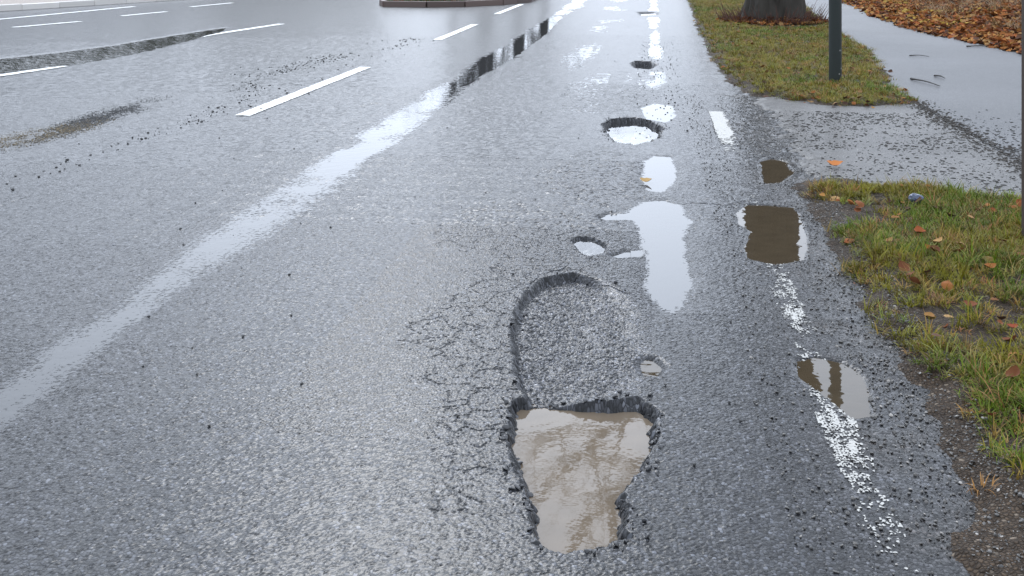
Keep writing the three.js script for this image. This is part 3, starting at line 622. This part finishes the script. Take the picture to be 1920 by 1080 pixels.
function twig(pts, r, R) {
  const c = new THREE.CatmullRomCurve3(pts.map(p => new THREE.Vector3(...p))), n = 8, g = new THREE.TubeGeometry(c, n, 1, 5, false), p = g.attributes.position;
  for (let i = 0; i <= n; i++) { const o = c.getPointAt(i / n), rr = r * (1 - 0.6 * i / n) * (0.85 + 0.3 * R()); for (let j = 0; j <= 5; j++) { const k = i * 6 + j; p.setXYZ(k, o.x + (p.getX(k) - o.x) * rr, o.y + (p.getY(k) - o.y) * rr, o.z + (p.getZ(k) - o.z) * rr); } }
  g.computeVertexNormals(); return g;
}
{
  const R = rng(4), sm_ = new THREE.MeshStandardMaterial({ color: new THREE.Color(0.022, 0.018, 0.015), roughness: 0.6 });
  const stick = (a, b, r, label) => { const p = P(...a), q = P(...b), m = [(p[0] + q[0]) / 2 + 0.01, (p[1] + q[1]) / 2 - 0.015]; tag(mesh('stick', twig([[p[0], 0.012 + r, p[1]], [m[0], 0.02 + r, m[1]], [q[0], 0.013 + r, q[1]]], r, R), sm_), label, 'stick'); };
  stick([1708, 152], [1762, 166], 0.010, 'thick dark stick on the footpath beside the grass corner');
  stick([1752, 146], [1772, 151], 0.009, 'short curved dark twig on the footpath beyond the thick stick');
  stick([1705, 107], [1742, 109], 0.006, 'thin twig lying across the middle of the footpath');
  stick([1812, 90], [1860, 91], 0.010, 'straight twig at the leafy edge of the footpath');
}

// ------------------------------------------------------------------ posts
{
  const [x, z] = P(1566, 158), t = thing('sign_post', 'dark green metal pole standing in the grass before the tree', 'pole', [x, 0, z]);
  const m = new THREE.MeshPhysicalMaterial({ color: new THREE.Color(0.006, 0.012, 0.010), roughness: 0.5 });
  const N = 24, pts = [[0.057, -0.3], [0.057, 0.0], [0.0565, 1.5], [0.0565, 3.0]].map(p => new THREE.Vector2(...p));
  mesh('shaft', new THREE.LatheGeometry(pts, N), m, t);
  const cap = new THREE.LatheGeometry([[0.0, 3.03], [0.03, 3.026], [0.055, 3.012], [0.06, 3.0], [0.06, 2.96], [0.0572, 2.96]].reverse().map(p => new THREE.Vector2(...p)), N); mesh('cap', cap, m, t);
  const chip = new THREE.MeshStandardMaterial({ color: new THREE.Color(0.25, 0.25, 0.24), roughness: 0.7 });
  const R = rng(3), geo = []; for (let i = 0; i < 16; i++) { const a = 0.6 + R() * 2.6, g = new THREE.CircleGeometry(0.004 + 0.006 * R(), 6); g.translate(0, 0, 0.0585); g.rotateY(a - 0.8); g.translate(0, 0.08 + 1.2 * R() * R(), 0); geo.push(g); }
  const ch = mesh('paint_chips', mergeGeometries(geo), chip, t); kind(ch, 'stuff');
}
{
  const [x, z] = P(1943, 466), t = thing('wooden_post', 'dark brown wooden post in the grass by the driveway', 'post', [x, 0, z]);
  const m = new THREE.MeshStandardMaterial({ color: new THREE.Color(0.035, 0.022, 0.014), roughness: 0.8 });
  const g = new RoundedBoxGeometry(0.09, 1.9, 0.09, 2, 0.012), p = g.attributes.position;
  for (let i = 0; i < p.count; i++) p.setX(i, p.getX(i) + 0.002 * vn(p.getY(i) * 9, p.getZ(i) * 60));
  g.translate(0, 0.75, 0); mesh('shaft', g, m, t);
  const c = new THREE.ConeGeometry(0.066, 0.05, 4, 1); c.rotateY(Math.PI / 4); c.translate(0, 1.725, 0); mesh('top', c, m, t);
}

// ------------------------------------------------------------------ trees
function tubes() {
  const pos = [], nor = [], idx = [];
  return {
    add(pts, rads, sides, bark = 0) {
      const k = pos.length / 3; let up = new THREE.Vector3(0.31, 0.2, 0.93);
      pts.forEach((p, i) => {
        const a = pts[Math.max(0, i - 1)], b = pts[Math.min(pts.length - 1, i + 1)], t = new THREE.Vector3().subVectors(b, a).normalize();
        const u = new THREE.Vector3().crossVectors(up, t).normalize(), w = new THREE.Vector3().crossVectors(t, u);
        for (let j = 0; j <= sides; j++) {
          const an = j / sides * 6.28318, c = Math.cos(an), s = Math.sin(an);
          const rr = rads[i] * (1 + (bark ? bark * (0.6 * fbm(an / 6.28318 * 0 + c * 5, s * 5 + p.y * 1.3, 3) + 0.5 * Math.abs(vn(c * 9 + 4, s * 9 + p.y * 3.5))) : 0));
          const nx = u.x * c + w.x * s, ny = u.y * c + w.y * s, nz = u.z * c + w.z * s;
          pos.push(p.x + nx * rr, p.y + ny * rr, p.z + nz * rr); nor.push(nx, ny, nz);
        }
      });
      for (let i = 0; i < pts.length - 1; i++) for (let j = 0; j < sides; j++) { const a = k + i * (sides + 1) + j, b = a + sides + 1; idx.push(a, a + 1, b, b, a + 1, b + 1); }
    },
    geo(recompute) { const g = new THREE.BufferGeometry(); g.setAttribute('position', new THREE.Float32BufferAttribute(pos, 3)); g.setAttribute('normal', new THREE.Float32BufferAttribute(nor, 3)); g.setIndex(idx); if (recompute) g.computeVertexNormals(); return g; },
  };
}
function grow(T, R, p, dir, len, r, depth) {
  const n = depth > 1 ? 5 : 4, pts = [p.clone()], rads = [r]; let q = p.clone(), d = dir.clone();
  for (let i = 1; i <= n; i++) {
    d.add(new THREE.Vector3((R() - 0.5) * 0.34, (R() - 0.42) * 0.3, (R() - 0.5) * 0.34)).normalize();
    q = q.clone().addScaledVector(d, len / n); pts.push(q); rads.push(r * (1 - 0.55 * i / n));
  }
  T.add(pts, rads, depth > 2 ? 8 : depth > 1 ? 6 : 4);
  if (!depth) return;
  const kids = depth > 2 ? 5 : 4;
  for (let k = 0; k < kids; k++) {
    const i = k === 0 ? n : 1 + Math.floor(R() * n), a = R() * 6.283, sp = 0.55 + 0.5 * R(), s = new THREE.Vector3(Math.cos(a), 0.25 + 0.3 * R(), Math.sin(a)).normalize();
    const nd = d.clone().multiplyScalar(1 - 0.45 * sp).addScaledVector(s, sp).normalize();
    grow(T, R, pts[i], nd, len * (0.5 + 0.25 * R()), rads[i] * (k === 0 ? 0.9 : 0.62), depth - 1);
  }
}
const barkMat = new THREE.MeshStandardMaterial({ color: new THREE.Color(0.032, 0.028, 0.022), roughness: 0.9 });
{
  const [tx, tz] = P(1455, 46), base = upperH(tx, tz - 0.25), t = thing('roadside_tree', 'stout bare tree with dark bark and shoots round its foot', 'tree', [tx, base, tz - 0.25]);
  const T = tubes(), pts = [], rads = [];
  for (let i = 0; i <= 140; i++) { const y = i < 50 ? -0.15 + i * 0.025 : 1.1 + (i - 50) * 0.0945; pts.push(new THREE.Vector3(0.03 * Math.sin(y * 1.3) + 0.75 * Math.pow(clamp((y - 4.5) / 3.6), 1.5), y, 0.04 * Math.sin(y * 0.9))); rads.push(0.40 + 0.14 * Math.exp(-Math.max(0, y) * 3.2) - 0.16 * sm(8, 9.6, y)); }
  T.add(pts, rads, 110, 0.3); mesh('trunk', T.geo(true), barkMat, t);
  const C = tubes(), R = rng(2024), v = (x, y, z) => new THREE.Vector3(x, y, z);
  const limb = (a, r0, r1, depth, n = 10) => { const c = new THREE.CatmullRomCurve3(a), P0 = c.getPoints(n); C.add(P0, P0.map((_, i) => mixN(r0, r1, i / n)), 10); for (let k = 0; k < 7; k++) { const i = 3 + Math.floor(R() * (n - 3)), an = R() * 6.283; grow(C, R, P0[i], v(Math.cos(an), 0.4 * R() - 0.05, Math.sin(an)).normalize(), 1.4 + 1.2 * R(), 0.05 + 0.02 * R(), depth); } };
  limb([v(0.05, 4.6, 0), v(-0.9, 5.2, 0.3), v(-2.0, 5.9, 0.9), v(-3.0, 6.4, 1.6)], 0.12, 0.03, 2);
  limb([v(0.2, 6.0, 0), v(-0.8, 6.9, -0.3), v(-2.2, 7.5, 0.5), v(-3.4, 8.0, 1.3)], 0.13, 0.03, 2);
  limb([v(0.4, 7.2, 0), v(-0.7, 8.7, 0.1), v(-2.7, 10.2, 0.1), v(-3.95, 11.0, 0.2), v(-5, 11.6, 0.6)], 0.22, 0.10, 2);
  limb([v(-2.6, 10.2, 0.1), v(-2.95, 9.9, 0.4), v(-3.2, 9.5, 0.9)], 0.13, 0.05, 1);
  limb([v(0.7, 7.8, 0), v(0.9, 9.6, 0.2), v(0.5, 11.5, 0.3), v(0.9, 13.5, 0)], 0.32, 0.09, 2);
  limb([v(0.6, 7.4, 0), v(1.8, 8.9, -0.4), v(3.2, 10, -0.2), v(4.4, 11, 0.6)], 0.2, 0.05, 2);
  limb([v(0.5, 6.6, 0), v(0.6, 8, 1.2), v(0.2, 9.2, 2.6), v(-0.3, 10.2, 3.8)], 0.17, 0.04, 2);
  mesh('crown', C.geo(), barkMat, t);
  // shoots and dead stems round the foot
  const D = tubes(), R2 = rng(8);
  for (let i = 0; i < 520; i++) { const a = R2() * 6.283, r = 0.40 + 0.5 * R2(), l = 0.12 + 0.38 * R2() * R2(), q = v(Math.cos(a) * r, -0.03, Math.sin(a) * r), d = v(Math.cos(a) * 0.6 + 0.5 * (R2() - 0.5), 1, Math.sin(a) * 0.6 + 0.5 * (R2() - 0.5)).normalize(); D.add([q, q.clone().addScaledVector(d, l * 0.5), q.clone().addScaledVector(d, l).add(v(0.05 * (R2() - 0.5), 0, 0.05 * (R2() - 0.5)))], [0.006, 0.005, 0.002], 4); }
  kind(mesh('shoots', D.geo(), new THREE.MeshStandardMaterial({ color: new THREE.Color(0.10, 0.045, 0.032), roughness: 0.8 }), t), 'stuff');
  const l = []; for (let i = 0; i < 1500; i++) { const a = R2() * 6.283, r = 0.36 + 0.55 * Math.pow(R2(), 1.4), x = tx + Math.cos(a) * r * 1.05, z = tz - 0.25 + Math.sin(a) * r, f = 0.35 + 0.6 * R2(), c = leafTones[Math.floor(R2() * 8)]; l.push({ x, y: upperH(x, z) + 0.16 * Math.exp(-(r - 0.36) * 5) * R2() + 0.01, z, s: 0.04 + 0.05 * R2(), ry: R2() * 6.3, rx: R2() * 1.6 - 0.8, rz: R2() * 1.6 - 0.8, c: c.map(q => q * f) }); }
  scatter('leaf_litter', leafGeos[2], leafMat, l);
}
// bare trees beyond the road, mirrored in the standing water
{
  const R = rng(606);
  const make = (x, z, h, r) => {
    const t = thing('distant_tree', 'bare winter tree standing beyond the far end of the road', 'tree', [x, -0.15, z], 'bare trees mirrored in the standing water');
    const T = tubes(), C = tubes(), top = h * 0.45, pts = [], rads = []; const lean = (R() - 0.5) * 0.06;
    for (let i = 0; i <= 8; i++) { const y = -0.1 + top * i / 8; pts.push(new THREE.Vector3(lean * y, y, 0)); rads.push(r * (1 - 0.5 * i / 8)); }
    T.add(pts, rads, 8); mesh('trunk', T.geo(), barkMat, t);
    for (let k = 0; k < 7; k++) { const i = 3 + Math.floor(R() * 6), a = R() * 6.283; grow(C, R, pts[i], new THREE.Vector3(Math.cos(a) * 0.7, 0.9, Math.sin(a) * 0.7).normalize(), h * (0.2 + 0.12 * R()), r * 0.4, 2); }
    mesh('crown', C.geo(), barkMat, t);
  };
  for (const [x, z, h, r] of [[-52, -58, 13, 0.5], [-45, -62, 12, 0.42], [-40, -56, 11, 0.45], [-36, -66, 14, 0.5], [-30, -60, 11, 0.42], [-24, -66, 12, 0.5], [-19, -70, 13, 0.45], [-11.6, -60, 15, 0.34], [-10.4, -64, 16, 0.42], [-9.2, -59, 15, 0.3], [-8.5, -66, 16, 0.45], [-7.4, -60, 14, 0.32], [-6.3, -62, 14, 0.36], [-60, -50, 13, 0.5], [2.9, -46, 8, 0.22], [3.2, -62, 10, 0.3]]) make(x, z, h, r);
}

{
  const R = rng(717), l = [], g = rock(5, 2);
  for (let i = 0; i < 5200; i++) {
    const t = R(), x = -62 + 48 * t, z = -54 - 5 * Math.sin(t * 5) - 3 * R(), top = 8.6 - 3.6 * t + 1.6 * fbm(t * 9, 1, 3) + 0.6 * fbm(t * 40, 5, 2), y = top * Math.sqrt(R()), s = 0.35 + 0.5 * R(), f = 0.6 + 0.8 * R();
    l.push({ x, y, z, s: [s * 1.2, s, s], ry: R() * 6.3, rx: R() * 3, c: [0.020 * f, 0.026 * f, 0.012 * f] });
  }
  scatter('distant_undergrowth', g, dryMat, l);
}
// ------------------------------------------------------------------ far pavement and traffic island
const kerbMat = [0.62, 0.66, 0.58].map(v => new THREE.MeshStandardMaterial({ color: new THREE.Color(v, v * 0.96, v * 0.9), roughness: 0.6 }));
const darkKerb = [0.10, 0.085, 0.12].map(v => new THREE.MeshStandardMaterial({ color: new THREE.Color(v, v * 0.7, v * 0.6), roughness: 0.6 }));
function kerbRow(parent, pts, h, w, len, mats = kerbMat) {                  // a row of single kerb stones along a polyline, tops at h
  for (let s = 1; s < pts.length; s++) {
    const a = pts[s - 1], b = pts[s], L = Math.hypot(b[0] - a[0], b[1] - a[1]), n = Math.max(1, Math.round(L / len)), l = L / n, an = Math.atan2(-(b[1] - a[1]), b[0] - a[0]);
    const g = new RoundedBoxGeometry(l - 0.008, h + 0.2, w, 1, 0.012); g.translate(0, (h + 0.2) / 2 - 0.2, 0);
    for (let i = 0; i < n; i++) { const o = mesh('kerb_stone', g, mats[(i + s) % 3], parent), f = (i + 0.5) / n; o.position.set(mixN(a[0], b[0], f), 0.004 * ((i * 7) % 3 - 1), mixN(a[1], b[1], f)); o.rotation.y = an; }
  }
}
{
  const A = P(-40, 23), B = P(255, 4.5), dx = B[0] - A[0], dz = B[1] - A[1], L = Math.hypot(dx, dz), far = [A[0] + dx / L * 30, A[1] + dz / L * 30], near = [A[0] - dx / L * 14, A[1] - dz / L * 14];
  const g = new THREE.BoxGeometry(5, 0.3, 44, 10, 1, 60); g.translate(0, -0.05, 0);
  const u = g.attributes.uv, p = g.attributes.position; for (let i = 0; i < p.count; i++) { u.setXY(i, p.getX(i) / FINE_TILE, p.getZ(i) / FINE_TILE); if (p.getY(i) > 0) p.setY(i, p.getY(i) + 0.006 * vn(p.getX(i) * 2, p.getZ(i) * 2)); }
  g.computeVertexNormals();
  const m = new THREE.MeshStandardMaterial({ color: new THREE.Color(2.4, 2.05, 1.75), map: fineTile.map, roughness: 0.7 });
  const o = kind(mesh('pavement', g, m), 'structure'); o.position.set((near[0] + far[0]) / 2 - 2.62, 0, (near[1] + far[1]) / 2); o.rotation.y = Math.atan2(-dx, -dz) ; 
  const k = new THREE.Group(); k.name = 'kerb'; k.userData.kind = 'structure'; scene.add(k); kerbRow(k, [near, far], 0.12, 0.14, 1.0);
}
{
  const t = thing('traffic_island', 'kerbed traffic island with low greenery between the carriageways', 'traffic island');
  const o = poly([[716, 9], [722, 12.5], [800, 13.5], [870, 12.5], [940, 9], [992, 4]]), back = [[-3.0, -40], [-6.6, -40]];
  kerbRow(t, [back[1], ...o, back[0]], 0.13, 0.12, 0.8, darkKerb);
  const sh = new THREE.Shape([...o, ...back].map(p => new THREE.Vector2(p[0], -p[1]))), g = new THREE.ShapeGeometry(sh); g.rotateX(-Math.PI / 2); g.translate(0, 0.10, 0);
  mesh('soil', g, earth, t);
  const R = rng(55), l = [], l2 = [], pts = [...o, ...back];
  for (let i = 0; i < 2600; i++) { const z = o[2][1] + 1 - 7 * R(), x = -6.4 + 4 * R(); if (sdPoly(pts, x, z) > -0.1) continue; const f = 0.6 + 0.7 * R(); (R() < 0.75 ? l : l2).push({ x, y: 0.10, z, s: 1.4 + 1.4 * R(), ry: R() * 6.3, c: [0.06 * f, 0.10 * f, 0.03 * f] }); }
  l2.forEach(q => { q.c = [0.25, 0.08, 0.03]; });
  scatter('island_grass', tuft(21, 12, 0.07, 0.03, 0.8), grassMat, [...l, ...l2]);
}

renderer.render(scene, camera);
